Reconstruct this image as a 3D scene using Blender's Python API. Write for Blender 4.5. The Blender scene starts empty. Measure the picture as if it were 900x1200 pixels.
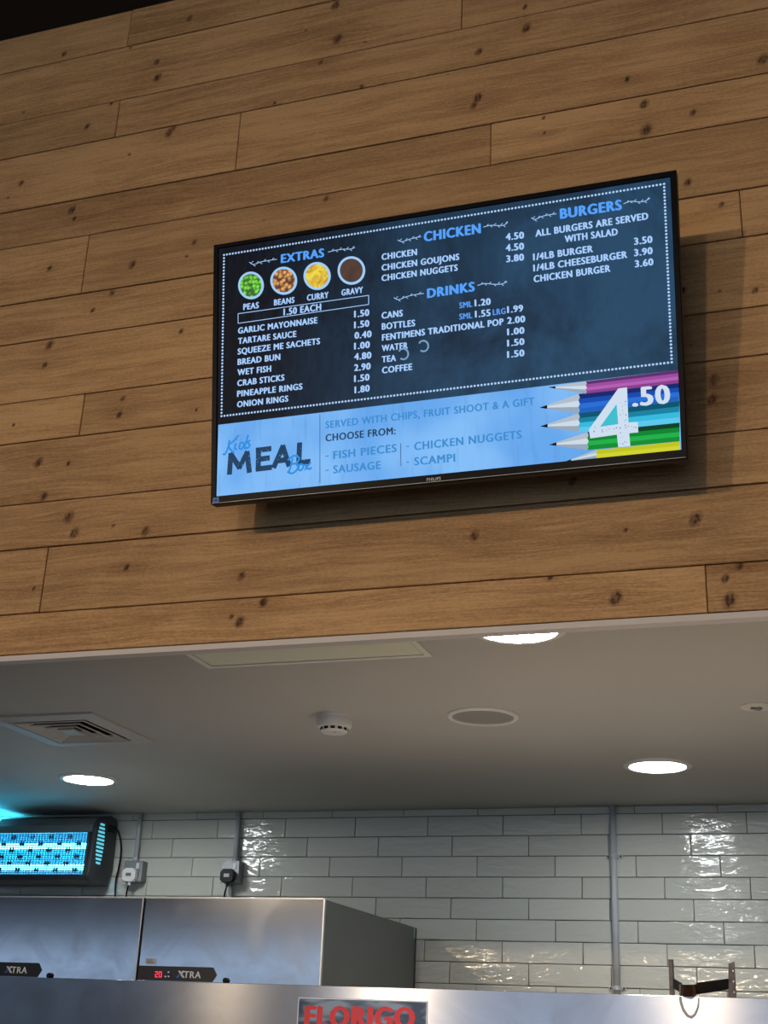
import bpy, bmesh, math, random
from mathutils import Vector, Matrix
random.seed(7)
S = bpy.context.scene
COL = S.collection
EYE = 1.6                                   # eye height above the floor
# ---------------------------------------------------------------- camera
FPX, YAW, PITCH, ROLL = 1545.17, -0.34571, 0.38578, 0.0442
cy, sy, cp, sp = math.cos(YAW), math.sin(YAW), math.cos(PITCH), math.sin(PITCH)
FW = Vector((sy*cp, cy*cp, sp)); R0 = Vector((cy, -sy, 0)); U0 = R0.cross(FW)
RT = R0*math.cos(ROLL)+U0*math.sin(ROLL); UP = U0*math.cos(ROLL)-R0*math.sin(ROLL)
cam = bpy.data.cameras.new('camera'); camo = bpy.data.objects.new('camera', cam); COL.objects.link(camo)
cam.sensor_fit = 'VERTICAL'; cam.sensor_height = 36; cam.sensor_width = 27; cam.lens = FPX/1200*36
cam.clip_start = 0.05
mw = Matrix((RT, UP, -FW)).transposed().to_4x4(); mw.translation = Vector((0, 0, EYE)); camo.matrix_world = mw
S.camera = camo

def ray(x, y): return FW + RT*((x-450)/FPX) - UP*((y-600)/FPX)
def atY(x, y, Y): d = ray(x, y)*1.0; d = d*(Y/d.y); return Vector((d.x, d.y, d.z+EYE))
def atZ(x, y, Z): d = ray(x, y); d = d*((Z-EYE)/d.z); return Vector((d.x, d.y, d.z+EYE))
def atX(x, y, X): d = ray(x, y); d = d*(X/d.x); return Vector((d.x, d.y, d.z+EYE))

# ---------------------------------------------------------------- light, world, exposure
S.view_settings.view_transform = 'Standard'; S.view_settings.look = 'None'
S.view_settings.exposure = 0; S.view_settings.gamma = 1; S.view_settings.use_curve_mapping = False
W = bpy.data.worlds.new('world'); S.world = W; W.use_nodes = True
bg = W.node_tree.nodes['Background']; bg.inputs[0].default_value = (0.47, 0.64, 0.90, 1); bg.inputs[1].default_value = 1.35
def spot(loc, aim, power, color, angle, blend, radius):
    l = bpy.data.lights.new('spot_lamp', 'SPOT'); l.energy = power; l.color = color; l.spot_size = math.radians(angle)
    l.spot_blend = blend; l.shadow_soft_size = radius
    o = bpy.data.objects.new('spot_lamp', l); COL.objects.link(o); o.location = loc
    o.rotation_euler = (Vector(aim)-Vector(loc)).to_track_quat('-Z', 'Y').to_euler(); return o
WARM = (1.0, .77, .52)
spot((-4.3, -5.4, EYE+2.35), (-.70, 2.6, EYE+.30), 480, WARM, 42, 1.0, .10)
spot((-6.1, -5.4, EYE+2.35), (-1.7, 2.6, EYE+.3), 120, WARM, 46, 1.0, .10)
spot((-1.43, -5.4, EYE+2.35), (-.3, 2.6, EYE+.0), 290, WARM, 40, 1.0, .10)
def area(loc, aim, power, color, sx, sy_):
    l = bpy.data.lights.new('fill_light', 'AREA'); l.energy = power; l.color = color; l.shape = 'RECTANGLE'; l.size = sx; l.size_y = sy_
    o = bpy.data.objects.new('fill_light', l); COL.objects.link(o); o.location = loc
    o.rotation_euler = (Vector(aim)-Vector(loc)).to_track_quat('-Z', 'Y').to_euler(); return o
area((-.3, 2.9, 1.25), (0, 3.6, 2.47), 8, (1.0, .80, .60), 2.6, .35)      # unseen warm uplight added to brighten the kitchen ceiling
area((-1.6, -2.6, EYE+2.62), (-1.2, 2.2, EYE+.6), 42, (1.0, .84, .66), 4.5, 1.2)      # broad warm fill added behind the camera to lift the boards' shadows
# ---------------------------------------------------------------- node helpers
def lin(c):
    f = lambda v: (v/255/12.92) if v/255 <= .04045 else ((v/255+.055)/1.055)**2.4
    return tuple(f(v) for v in c)+(1,)
MATS = {}
def mat(name, col, rough=.5, metal=0, emit=None, es=1, noise=None, bump=None, coat=0, aniso=0, alpha=None):
    """plain procedural principled material; noise=(scale, amount) varies colour, bump=(scale, strength)"""
    if name in MATS: return MATS[name]
    m = bpy.data.materials.new(name); m.use_nodes = True; nt = m.node_tree; b = nt.nodes['Principled BSDF']
    c = lin(col) if max(col) > 1.01 else tuple(col)+(1,)
    b.inputs['Base Color'].default_value = c; b.inputs['Roughness'].default_value = rough; b.inputs['Metallic'].default_value = metal
    if coat: b.inputs['Coat Weight'].default_value = coat
    if aniso: b.inputs['Anisotropic'].default_value = aniso
    if emit is not None:
        b.inputs['Emission Color'].default_value = lin(emit) if max(emit) > 1.01 else tuple(emit)+(1,)
        b.inputs['Emission Strength'].default_value = es
    tc = nt.nodes.new('ShaderNodeTexCoord')
    if noise:
        n = nt.nodes.new('ShaderNodeTexNoise'); n.inputs['Scale'].default_value = noise[0]; n.inputs['Detail'].default_value = 4
        nt.links.new(tc.outputs['Object'], n.inputs['Vector'])
        mx = nt.nodes.new('ShaderNodeMix'); mx.data_type = 'RGBA'; a = noise[1]
        mx.inputs['A'].default_value = tuple(v*(1-a) for v in c[:3])+(1,); mx.inputs['B'].default_value = tuple(min(1, v*(1+a)) for v in c[:3])+(1,)
        nt.links.new(n.outputs['Fac'], mx.inputs['Factor']); nt.links.new(mx.outputs['Result'], b.inputs['Base Color'])
    if bump:
        n = nt.nodes.new('ShaderNodeTexNoise'); n.inputs['Scale'].default_value = bump[0]; n.inputs['Detail'].default_value = 3
        nt.links.new(tc.outputs['Object'], n.inputs['Vector'])
        bp = nt.nodes.new('ShaderNodeBump'); bp.inputs['Strength'].default_value = bump[1]; bp.inputs['Distance'].default_value = .002
        nt.links.new(n.outputs['Fac'], bp.inputs['Height']); nt.links.new(bp.outputs['Normal'], b.inputs['Normal'])
    MATS[name] = m; return m

class G:                                     # tiny graph builder
    def __init__(s, nt): s.nt = nt
    def put(s, sock, v):
        if hasattr(v, 'is_output'): s.nt.links.new(v, sock)
        elif v is not None: sock.default_value = v
    def m(s, op, a, b=None, c=None, clamp=False):
        n = s.nt.nodes.new('ShaderNodeMath'); n.operation = op; n.use_clamp = clamp
        for i, v in enumerate((a, b, c)):
            if v is not None: s.put(n.inputs[i], v)
        return n.outputs[0]
    def xyz(s, v): n = s.nt.nodes.new('ShaderNodeSeparateXYZ'); s.put(n.inputs[0], v); return n.outputs
    def comb(s, x, y, z):
        n = s.nt.nodes.new('ShaderNodeCombineXYZ')
        for i, v in enumerate((x, y, z)): s.put(n.inputs[i], v)
        return n.outputs[0]
    def noise(s, vec, scale=1, detail=3, rough=.5, dist=0):
        n = s.nt.nodes.new('ShaderNodeTexNoise'); s.put(n.inputs['Vector'], vec)
        n.inputs['Scale'].default_value = scale; n.inputs['Detail'].default_value = detail; n.inputs['Roughness'].default_value = rough
        n.inputs['Distortion'].default_value = dist; return n.outputs['Fac']
    def ramp(s, f, lo, hi, a=0.0, b=1.0):
        n = s.nt.nodes.new('ShaderNodeMapRange'); n.interpolation_type = 'SMOOTHSTEP'
        s.put(n.inputs[0], f); n.inputs[1].default_value = lo; n.inputs[2].default_value = hi; n.inputs[3].default_value = a; n.inputs[4].default_value = b
        return n.outputs[0]
    def mix(s, f, a, b):
        n = s.nt.nodes.new('ShaderNodeMix'); n.data_type = 'RGBA'
        s.put(n.inputs['Factor'], f); s.put(n.inputs['A'], a); s.put(n.inputs['B'], b); return n.outputs['Result']
    def attr(s, name):
        n = s.nt.nodes.new('ShaderNodeAttribute'); n.attribute_type = 'OBJECT'; n.attribute_name = name; return n

NK = 5
def wood_material():
    m = bpy.data.materials.new('pine_board'); m.use_nodes = True; nt = m.node_tree; g = G(nt); b = nt.nodes['Principled BSDF']
    tc = nt.nodes.new('ShaderNodeTexCoord'); x, y, z = g.xyz(tc.outputs['Object'])
    rnd = g.attr('seed').outputs['Fac']
    warp = g.m('MULTIPLY', g.m('SUBTRACT', g.noise(g.comb(g.m('MULTIPLY', x, 2.2), rnd, g.m('MULTIPLY', z, 5)), 1, 2), .5), .05)
    v = g.m('ADD', z, warp)
    wob = g.m('MULTIPLY', g.m('SUBTRACT', g.noise(g.comb(x, rnd, z), 45, 2), .5), .9)
    core = 0.0
    for k in range(NK):
        kx, kz, ks = g.xyz(g.attr('knot_%d' % k).outputs['Vector'])
        ks = g.m('MAXIMUM', ks, .0004)
        dz = g.m('SUBTRACT', z, kz); dx = g.m('MULTIPLY', g.m('SUBTRACT', g.m('SUBTRACT', x, kx), g.m('MULTIPLY', dz, .25)), 1.25)
        d0 = g.m('SQRT', g.m('ADD', g.m('MULTIPLY', dx, dx), g.m('MULTIPLY', dz, dz)))
        d = g.m('DIVIDE', d0, ks)
        dxl = g.m('MULTIPLY', g.m('SUBTRACT', x, kx), .32)
        dl = g.m('DIVIDE', g.m('SQRT', g.m('ADD', g.m('MULTIPLY', dxl, dxl), g.m('MULTIPLY', dz, dz))), ks)
        infl = g.m('POWER', 2.718, g.m('MULTIPLY', g.m('MULTIPLY', dl, dl), -.16))
        sgn = g.m('SIGN', dz)
        v = g.m('SUBTRACT', v, g.m('MULTIPLY', g.m('MULTIPLY', infl, ks), g.m('MULTIPLY', sgn, .9)))
        core = g.m('MAXIMUM', core, g.ramp(g.m('ADD', d, wob), .55, 1.35, 1, 0)) if k else g.ramp(g.m('ADD', d, wob), .55, 1.35, 1, 0)
        rim = g.m('MULTIPLY', g.ramp(g.m('ABSOLUTE', g.m('SUBTRACT', g.m('ADD', d, wob), 1.25)), .0, .32, 1, 0), g.m('GREATER_THAN', ks, .006)); rims = rim if not k else g.m('MAXIMUM', rims, rim)
        halo = g.m('MULTIPLY', infl, g.m('GREATER_THAN', ks, .001)); hal = halo if not k else g.m('MAXIMUM', hal, halo)
    gr = g.noise(g.comb(g.m('MULTIPLY', x, 1.2), rnd, g.m('MULTIPLY', v, 42)), 1, 5, .6)
    fine = g.ramp(g.noise(g.comb(g.m('MULTIPLY', x, 10), rnd, g.m('MULTIPLY', v, 260)), 1, 4, .7), .32, .68)
    speck = g.ramp(g.noise(g.comb(g.m('MULTIPLY', x, 120), rnd, g.m('MULTIPLY', z, 330)), 1, 2, .6), .30, .70)
    saw = g.noise(g.comb(g.m('MULTIPLY', x, 160), rnd, g.m('MULTIPLY', z, 14)), 1, 2, .5)
    blot = g.noise(g.comb(g.m('MULTIPLY', x, 2.5), rnd, g.m('MULTIPLY', z, 9)), 1, 3, .55)
    f = g.m('ADD', g.ramp(gr, .28, .74, .05, .50), g.m('ADD', g.m('MULTIPLY', g.m('SUBTRACT', fine, .5), .42), g.m('MULTIPLY', g.m('SUBTRACT', speck, .5), .30)))
    f = g.m('ADD', f, g.m('ADD', g.m('MULTIPLY', g.m('SUBTRACT', blot, .5), 1.0), g.m('MULTIPLY', hal, .16)), clamp=True)
    col = g.mix(f, (.69, .415, .195, 1), (.285, .138, .055, 1))
    tone = g.attr('tone').outputs['Fac']
    mul = nt.nodes.new('ShaderNodeMix'); mul.data_type = 'RGBA'; mul.blend_type = 'MULTIPLY'; mul.inputs['Factor'].default_value = 1
    g.put(mul.inputs['A'], col); cb = g.comb(tone, tone, tone); g.put(mul.inputs['B'], cb)
    col = mul.outputs['Result']
    col = g.mix(g.m('MULTIPLY', core, .74), col, (.17, .070, .030, 1))
    crk = g.ramp(g.noise(g.comb(g.m('MULTIPLY', x, 150), rnd, g.m('MULTIPLY', z, 70)), 1, 2), .38, .62)
    col = g.mix(g.m('MULTIPLY', core, g.m('MULTIPLY', crk, .8)), col, (.030, .014, .008, 1)); col = g.mix(g.m('MULTIPLY', rims, .24), col, (.06, .026, .012, 1))
    # tiny pin knots and nail specks
    vo = nt.nodes.new('ShaderNodeTexVoronoi'); vo.inputs['Scale'].default_value = 7.5
    g.put(vo.inputs['Vector'], g.comb(x, rnd, g.m('MULTIPLY', z, 1.3)))
    pin = g.ramp(g.m('ADD', vo.outputs['Distance'], g.m('MULTIPLY', wob, .03)), .025, .06, .7, 0)
    col = g.mix(pin, col, (.07, .03, .014, 1))
    g.put(b.inputs['Base Color'], col); b.inputs['Roughness'].default_value = .62
    b.inputs['Specular IOR Level'].default_value = .3
    bp = nt.nodes.new('ShaderNodeBump'); bp.inputs['Strength'].default_value = .55; bp.inputs['Distance'].default_value = .0015
    g.put(bp.inputs['Height'], g.m('ADD', fine, g.m('MULTIPLY', saw, .6))); nt.links.new(bp.outputs['Normal'], b.inputs['Normal'])
    return m
WOOD = wood_material()

def tile_material():
    m = bpy.data.materials.new('glazed_tile'); m.use_nodes = True; nt = m.node_tree; g = G(nt); b = nt.nodes['Principled BSDF']
    tc = nt.nodes.new('ShaderNodeTexCoord'); x, y, z = g.xyz(tc.outputs['Object'])
    rnd = nt.nodes.new('ShaderNodeObjectInfo').outputs['Random']; r9 = g.m('MULTIPLY', rnd, 90)
    n1 = g.noise(g.comb(g.m('ADD', g.m('MULTIPLY', x, 9), r9), r9, g.m('MULTIPLY', z, 26)), 1, 2, .5, .6)
    n2 = g.noise(g.comb(g.m('ADD', g.m('MULTIPLY', x, 45), r9), r9, g.m('MULTIPLY', z, 90)), 1, 1, .5, .8)
    h = g.m('ADD', n1, g.m('MULTIPLY', n2, .16))
    bp = nt.nodes.new('ShaderNodeBump'); bp.inputs['Strength'].default_value = 1; bp.inputs['Distance'].default_value = .0048
    g.put(bp.inputs['Height'], h); nt.links.new(bp.outputs['Normal'], b.inputs['Coat Normal'])
    nt.links.new(bp.outputs['Normal'], b.inputs['Normal'])
    g.put(b.inputs['Base Color'], g.mix(rnd, (.53, .525, .455, 1), (.60, .59, .52, 1)))
    b.inputs['Roughness'].default_value = .07
    return m
TILE = tile_material()

def steel_material(name, col, rough, an=.85, smear=0):
    m = bpy.data.materials.new(name); m.use_nodes = True; nt = m.node_tree; g = G(nt); b = nt.nodes['Principled BSDF']
    b.inputs['Metallic'].default_value = 1
    tc = nt.nodes.new('ShaderNodeTexCoord'); x, y, z = g.xyz(tc.outputs['Object'])
    br = g.noise(g.comb(g.m('MULTIPLY', x, 3), g.m('MULTIPLY', y, 3), g.m('MULTIPLY', z, 500)), 1, 3)
    sm = g.noise(g.comb(x, y, z), 5, 4, .6, 1.2)
    g.put(b.inputs['Base Color'], g.mix(g.ramp(sm, .35, .75), col+(1,), tuple(c*.82 for c in col)+(1,)))
    g.put(b.inputs['Roughness'], g.m('ADD', rough-.06, g.m('ADD', g.m('MULTIPLY', br, .03), g.m('MULTIPLY', g.ramp(sm, .45, .8), smear))))
    b.inputs['Anisotropic'].default_value = an; b.inputs['Anisotropic Rotation'].default_value = .25
    tg = nt.nodes.new('ShaderNodeTangent'); tg.direction_type = 'RADIAL'; tg.axis = 'Z'
    nt.links.new(tg.outputs[0], b.inputs['Tangent'])
    return m
STEEL_F = steel_material('brushed_steel_door', (.60, .63, .67), .17, an=.3, smear=.04)
STEEL_R = steel_material('brushed_steel_panel', (.49, .50, .53), .235, an=.93, smear=.02)

M_white = mat('white_plastic', (.72, .70, .66), .4)
M_dark = mat('charcoal_plastic', (.035, .04, .045), .38, noise=(30, .2))
M_black = mat('black_plastic', (.008, .008, .010), .45); M_black.node_tree.nodes['Principled BSDF'].inputs['Specular IOR Level'].default_value = .2
M_ceil = mat('painted_ceiling', (.50, .475, .43), .75, noise=(3, .04), bump=(60, .1))
M_lip = mat('white_edge_trim', (.72, .66, .62), .6, noise=(20, .06))
M_blackc = mat('black_ceiling_paint', (.012, .012, .013), .8)
M_grout = mat('grey_grout', (.17, .165, .15), .85, noise=(80, .2))
M_room = mat('room_paint', (.30, .28, .26), .8, noise=(3, .08))
M_floor = mat('grey_floor', (.20, .19, .18), .5, noise=(6, .15))
M_brownw = mat('brown_panelling', (.34, .21, .13), .6, noise=(5, .25))
M_grey = mat('grey_metal_clad', (.20, .205, .21), .5, .3, noise=(60, .08))
M_pipe = mat('grey_conduit', (.45, .46, .47), .45, noise=(25, .08))
M_sidep = mat('grey_side_panel', (.115, .118, .112), .42, .25, noise=(8, .12))
M_lightedge = mat('folded_steel_edge', (.55, .57, .60), .3, .9)

# ---------------------------------------------------------------- mesh helpers
def link(name, bm, m, parent=None, smooth=False, bevel=0, seg=2):
    if bevel:
        bmesh.ops.bevel(bm, geom=[e for e in bm.edges], offset=bevel, segments=seg, affect='EDGES', profile=.6)
    bmesh.ops.recalc_face_normals(bm, faces=bm.faces)
    me = bpy.data.meshes.new(name); bm.to_mesh(me); bm.free()
    ms = m if isinstance(m, (list, tuple)) else [m]
    for q in ms: me.materials.append(q)
    if smooth:
        for p in me.polygons: p.use_smooth = True
    o = bpy.data.objects.new(name, me); COL.objects.link(o)
    if parent: o.parent = parent
    return o
def sharp(o, ang=35):
    me = o.data; bm = bmesh.new(); bm.from_mesh(me)
    for e in bm.edges:
        e.smooth = len(e.link_faces) == 2 and e.calc_face_angle(0) < math.radians(ang)
    bm.to_mesh(me); bm.free()
    for p in me.polygons: p.use_smooth = True
    return o
def box(bm, x0, x1, y0, y1, z0, z1):
    v = [bm.verts.new((x, y, z)) for x in (x0, x1) for y in (y0, y1) for z in (z0, z1)]
    for f in ((0, 1, 3, 2), (4, 6, 7, 5), (0, 4, 5, 1), (2, 3, 7, 6), (0, 2, 6, 4), (1, 5, 7, 3)): bm.faces.new([v[i] for i in f])
    return bm
def B(*a): return box(bmesh.new(), *a)
def prism(bm, pts, axis, a0, a1):
    """extrude a 2-D outline along an axis; pts are in the two other axes (x,z)/(y,z)/(x,y)"""
    def P(p, a):
        return {'y': (p[0], a, p[1]), 'x': (a, p[0], p[1]), 'z': (p[0], p[1], a)}[axis]
    A = [bm.verts.new(P(p, a0)) for p in pts]; C = [bm.verts.new(P(p, a1)) for p in pts]
    bm.faces.new(A); bm.faces.new(C[::-1]); n = len(pts)
    for i in range(n): bm.faces.new((A[i], C[i], C[(i+1) % n], A[(i+1) % n]))
    return bm
def lathe(bm, prof, n=40, c=(0, 0, 0), axis='z', cap=True):
    rings = []
    for r, h in prof:
        ring = []
        for i in range(n):
            a = 2*math.pi*i/n; p = (r*math.cos(a), r*math.sin(a), h)
            if axis == 'y': p = (p[0], h, p[1])
            ring.append(bm.verts.new((c[0]+p[0], c[1]+p[1], c[2]+p[2])))
        rings.append(ring)
    for a, b in zip(rings, rings[1:]):
        for i in range(n): bm.faces.new((a[i], a[(i+1) % n], b[(i+1) % n], b[i]))
    if cap: bm.faces.new(rings[0][::-1]); bm.faces.new(rings[-1])
    return bm
def tube(bm, pts, r, n=10):
    pts = [Vector(p) for p in pts]; rings = []
    for i, p in enumerate(pts):
        t = (pts[min(i+1, len(pts)-1)]-pts[max(i-1, 0)]).normalized()
        a = t.orthogonal() if not rings else (pa-t*pa.dot(t)); a.normalize(); pa = a; b = t.cross(a)
        rings.append([bm.verts.new(p+(a*math.cos(2*math.pi*k/n)+b*math.sin(2*math.pi*k/n))*r) for k in range(n)])
    for u, w in zip(rings, rings[1:]):
        for i in range(n): bm.faces.new((u[i], u[(i+1) % n], w[(i+1) % n], w[i]))
    bm.faces.new(rings[0][::-1]); bm.faces.new(rings[-1]); return bm
def smoothpath(pts, k=6):
    pts = [Vector(p) for p in pts]; out = []
    for i in range(len(pts)-1):
        p0, p1, p2, p3 = pts[max(i-1, 0)], pts[i], pts[i+1], pts[min(i+2, len(pts)-1)]
        for j in range(k):
            t = j/k; out.append(.5*((2*p1)+(p2-p0)*t+(2*p0-5*p1+4*p2-p3)*t*t+(3*p1-p0-3*p2+p3)*t**3))
    return out+[pts[-1]]
def tag(o, label, cat, group=None):
    o['label'] = label; o['category'] = cat
    if group: o['group'] = group
    return o
def thing(name, label, cat, loc, group=None):
    o = bpy.data.objects.new(name, None); COL.objects.link(o); o.location = loc; o.empty_display_size = .05
    return tag(o, label, cat, group)
def local(bm, root): bmesh.ops.translate(bm, verts=bm.verts, vec=-Vector(root.location)); return bm
def part(name, bm, m, root, **k): return link(name, local(bm, root), m, root, **k)
def struct(name, bm, m, **k): o = link(name, bm, m, **k); o['kind'] = 'structure'; return o
def sub(name, bm, m, root, parent, **k):
    """sub-part: bm is in the same local frame as its part (parts sit at the thing's origin)"""
    return link(name, local(bm, root), m, parent, **k)

# ================================================================ SETTING
KF = .925; FY = 2.797*KF; BY = 5.0; ZC = EYE+.8754; ZT = EYE+3.009*KF; ZLIP = EYE+.8754*(FY+.031)/2.797
struct('floor', B(-12, 3.2, -6, BY+.1, -.05, 0), M_floor)
struct('ceiling', B(-12, 3.2, -6, FY+.031, ZT, ZT+.06), M_blackc)
dX0, dX1, dY0, dY1 = -2.44, -2.068, 3.30, 3.695      # opening of the air diffuser
bm = bmesh.new()
box(bm, -12, dX0+.02, FY+.0312, BY+.1, ZC, ZC+.08); box(bm, dX1-.02, 3.2, FY+.0312, BY+.1, ZC, ZC+.08)
box(bm, dX0+.02, dX1-.02, FY+.0312, dY0+.02, ZC, ZC+.08); box(bm, dX0+.02, dX1-.02, dY1-.02, BY+.1, ZC, ZC+.08)
struct('ceiling.001', bm, M_ceil)
struct('wall_left', B(-12.1, -12, -6, BY+.1, 0, ZT), M_room)
struct('wall_right', B(3.2, 3.3, -6, BY+.1, 0, ZT), M_room)
struct('wall_rear', B(-12, 3.2, -6.1, -6, EYE+.95, ZT), M_brownw)          # header over the shop windows behind the camera
struct('wall_for_reflection', B(-12, -5.2, -6.1, -6, 0, EYE+.45), M_brownw)  # unseen low wall added for its dark brown reflection in the steel panel

# boarded fascia
wf = struct('wall_front', B(-12, 3.2, FY+.0146, FY+.031, EYE+.9005*KF, ZT), mat('dark_backing', (.02, .014, .01), .9))
LZ = [3.02, 2.866, 2.657, 2.517, 2.312, 2.177, 1.976, 1.840, 1.645, 1.516, 1.3275, 1.195, 1.012, .9008]
JP = {0: [(152, 32)], 1: [(541, 17)], 2: [(138, 138)], 3: [(279, 167)], 4: [(575, 170)], 5: [(100, 309)], 6: [(868, 246)],
      8: [(96, 486)], 11: [(51, 681)], 12: [(828, 690)]}
KN = [(222, 22, 7), (75, 63, 7), (183, 73, 7), (184, 91, 9), (396, 45, 10), (393, 6, 9), (322, 121, 4), (424, 102, 5), (376, 73, 5), (198, 156, 9),
      (204, 150, 7), (84, 246, 9), (87, 256, 5), (25, 215, 6), (382, 233, 6), (228, 284, 6), (155, 310, 8), (58, 315, 6), (131, 343, 7), (109, 363, 5), (212, 388, 5),
      (617, 33, 9), (561, 61, 8), (560, 115, 9), (555, 124, 7), (615, 8, 5), (757, 152, 11), (755, 122, 8), (735, 93, 6), (812, 132, 6), (894, 70, 10), (637, 138, 4), (638, 156, 4),
      (58, 404, 9), (52, 428, 6), (48, 437, 4), (144, 467, 5), (140, 486, 6), (16, 498, 4), (45, 542, 9), (80, 543, 5), (51, 582, 8), (158, 540, 4), (81, 606, 10), (87, 625, 9),
      (171, 622, 8), (148, 665, 6), (283, 675, 7), (281, 729, 9), (309, 706, 8), (271, 723, 5), (836, 446, 9), (834, 468, 8), (556, 628, 8), (815, 608, 10), (722, 701, 10),
      (855, 704, 10), (850, 678, 6), (866, 663, 7), (645, 677, 5), (663, 683, 5), (671, 564, 6), (733, 621, 4), (90, 720, 5), (170, 719, 5), (110, 745, 5), (752, 673, 3),
      (800, 340, 6), (885, 340, 5), (880, 300, 4), (806, 214, 7), (845, 240, 5), (230, 480, 4), (40, 690, 4)]
kw = []
for (kx, ky, s) in KN:
    P = atY(kx, ky, FY); kw.append((P.x, P.z, s*.5*FY/FPX*1.65))
seedc = 0
for r in range(13):
    z1, z0 = EYE+LZ[r]*KF, EYE+LZ[r+1]*KF
    xs = [-12.0, 3.2]
    for j in JP.get(r, []): xs.append(atY(j[0], j[1], FY).x)
    rr = random.Random(r*17+3)
    q = min(xs[1:]) if len(xs) > 2 else -1.0+rr.uniform(-.2, .2)-1.6
    if len(xs) == 2: q = -2.45-rr.uniform(0, .8); xs.append(q)
    while q > -9.4: q -= rr.uniform(1.8, 2.4); xs.append(q)
    q = max(v for v in xs if v < 3)
    q += 2.3 if q > -1 else 0
    q = max(q, .35+rr.random()*.6)
    if q < 2.9: xs.append(q)
    xs = sorted(set(round(v, 4) for v in xs))
    for a, b in zip(xs, xs[1:]):
        off = random.uniform(-.0012, .0012)
        bmn = B(a+.0009, b-.0009, FY+off, FY+.0145, z0+.0017, z1-.0017)
        bmesh.ops.bevel(bmn, geom=[e for e in bmn.edges if all(v.co.y < FY+.01 for v in e.verts)], offset=.0014, segments=1, affect='EDGES')
        p = link('plank', bmn, WOOD, wf)
        ks = sorted([k for k in kw if a < k[0] < b and z0 < k[1] < z1], key=lambda k: -k[2])[:NK]
        if not ks: ks = [(random.uniform(a, b), random.uniform(z0, z1), random.uniform(.004, .01)) for _ in range(3)]
        for k in range(NK): p['knot_%d' % k] = [float(v) for v in (ks[k] if k < len(ks) else (50, 50, .0001))]
        p['seed'] = random.uniform(0, 80); p['tone'] = random.uniform(.86, 1.1)
struct('trim_1', B(-12, 3.2, FY+.002, FY+.0315, ZLIP, EYE+.9000*KF), M_lip)

# tiled rear wall
wb = struct('wall_back', B(-12, 3.2, BY+.006, BY+.1, 0, ZC+.08), M_grout)
TW, TH, TX0, TZ0 = .302, .07697, -.656, EYE+.84747
def tile_mesh(w, h):
    bm = B(-w/2, w/2, -.008, 0, -h/2, h/2)
    bmesh.ops.bevel(bm, geom=[e for e in bm.edges if all(v.co.y < -.004 for v in e.verts)], offset=.0022, segments=2, affect='EDGES', profile=.6)
    me = bpy.data.meshes.new('tile'); bm.to_mesh(me); bm.free(); me.materials.append(TILE)
    for p in me.polygons: p.use_smooth = p.area < w*h*.5
    return me
TM = tile_mesh(TW-.0026, TH-.0026); TC = tile_mesh(TW-.0026, ZC-TZ0-.002)
for r in range(-1, 13):
    for j in range(-11, 5):
        o = bpy.data.objects.new('tile', TC if r < 0 else TM); COL.objects.link(o); o.parent = wb
        x = TX0+TW*(j+((r) % 3)/3+.5)
        o.location = (x, BY+.008, TZ0-TH*(r+.5) if r >= 0 else (ZC+TZ0)/2)
        o.rotation_euler = (math.radians(random.gauss(0, .22)), 0, math.radians(random.gauss(0, .16)))

# ================================================================ MENU SCREEN
TYt, TYb = 2.60*.905, 2.70*.905
Pb = atY(520, 556, TYb); Pt = atY(520, 246, TYt)
tilt = math.atan2(TYb-TYt, Pt.z-Pb.z)
TR0 = Vector((-.85, TYt+(TYb-TYt)*.5, (Pt.z+Pb.z)/2))
Nn = Vector((0, -math.cos(tilt), -math.sin(tilt))); Vv = Vector((0, -math.sin(tilt), math.cos(tilt)))
def uv(px, py):
    d = ray(px, py); o = Vector((0, 0, EYE)); t = (TR0-o).dot(Nn)/d.dot(Nn); P = o+d*t-TR0
    return (P.x, P.dot(Vv))
def lowspec(m, v=.04): m.node_tree.nodes['Principled BSDF'].inputs['Specular IOR Level'].default_value = v; return m
tv = thing('menu_screen', 'wall-mounted black framed menu screen tilted forward on the wooden boards', 'screen', TR0)
tv.rotation_euler = (tilt, 0, 0)
def tvpart(name, bm, m, parent=None, **k): return link(name, bm, m, parent or tv, **k)
FC = [uv(250.2, 287), uv(792.3, 198.8), uv(805.6, 536.5), uv(246.7, 591)]     # front frame corners tl tr br bl
SC = [uv(255.7, 291), uv(785.2, 207), uv(798.4, 526.7), uv(253, 581.5)]       # lit screen
def inset(c, d):
    cx = sum(p[0] for p in c)/4; cz = sum(p[1] for p in c)/4
    return [(p[0]-d*(1 if p[0] > cx else -1), p[1]-d*(1 if p[1] > cz else -1)) for p in c]
FCb = [(FC[3][0], FC[0][1]), (FC[2][0], FC[1][1]), FC[2], FC[3]]
# frame: ring between frame outline and screen outline
bm = bmesh.new()
lay = [(FC, .012), (FC, .0012), (inset(FC, .0012), 0), (inset(SC, -.0012), 0), (SC, .0012), (SC, .006)]
rings = [[bm.verts.new((p[0], d, p[1])) for p in c] for c, d in lay]
for a, b in zip(rings, rings[1:]):
    for i in range(4): bm.faces.new((a[i], a[(i+1) % 4], b[(i+1) % 4], b[i]))
tvpart('bezel', bm, lowspec(mat('gloss_black_bezel', (.006, .007, .010), .3, noise=(4, .2))))
bm = bmesh.new()
lay = [(FC, .0121), (FC, .030), (inset(FC, .02), .046), (inset(FC, .11), .058)]
rings = [[bm.verts.new((p[0], d, p[1])) for p in c] for c, d in lay]
for a, b in zip(rings, rings[1:]):
    for i in range(4): bm.faces.new((a[i], a[(i+1) % 4], b[(i+1) % 4], b[i]))
bm.faces.new(rings[0]); bm.faces.new(rings[-1])
tvpart('back_cover', bm, mat('matt_black_cover', (.013, .013, .016), .55))
for x in (-.21, .18): tvpart('mount_rail', B(x, x+.03, .0585, .075, -.2, .2), M_black)
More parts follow.
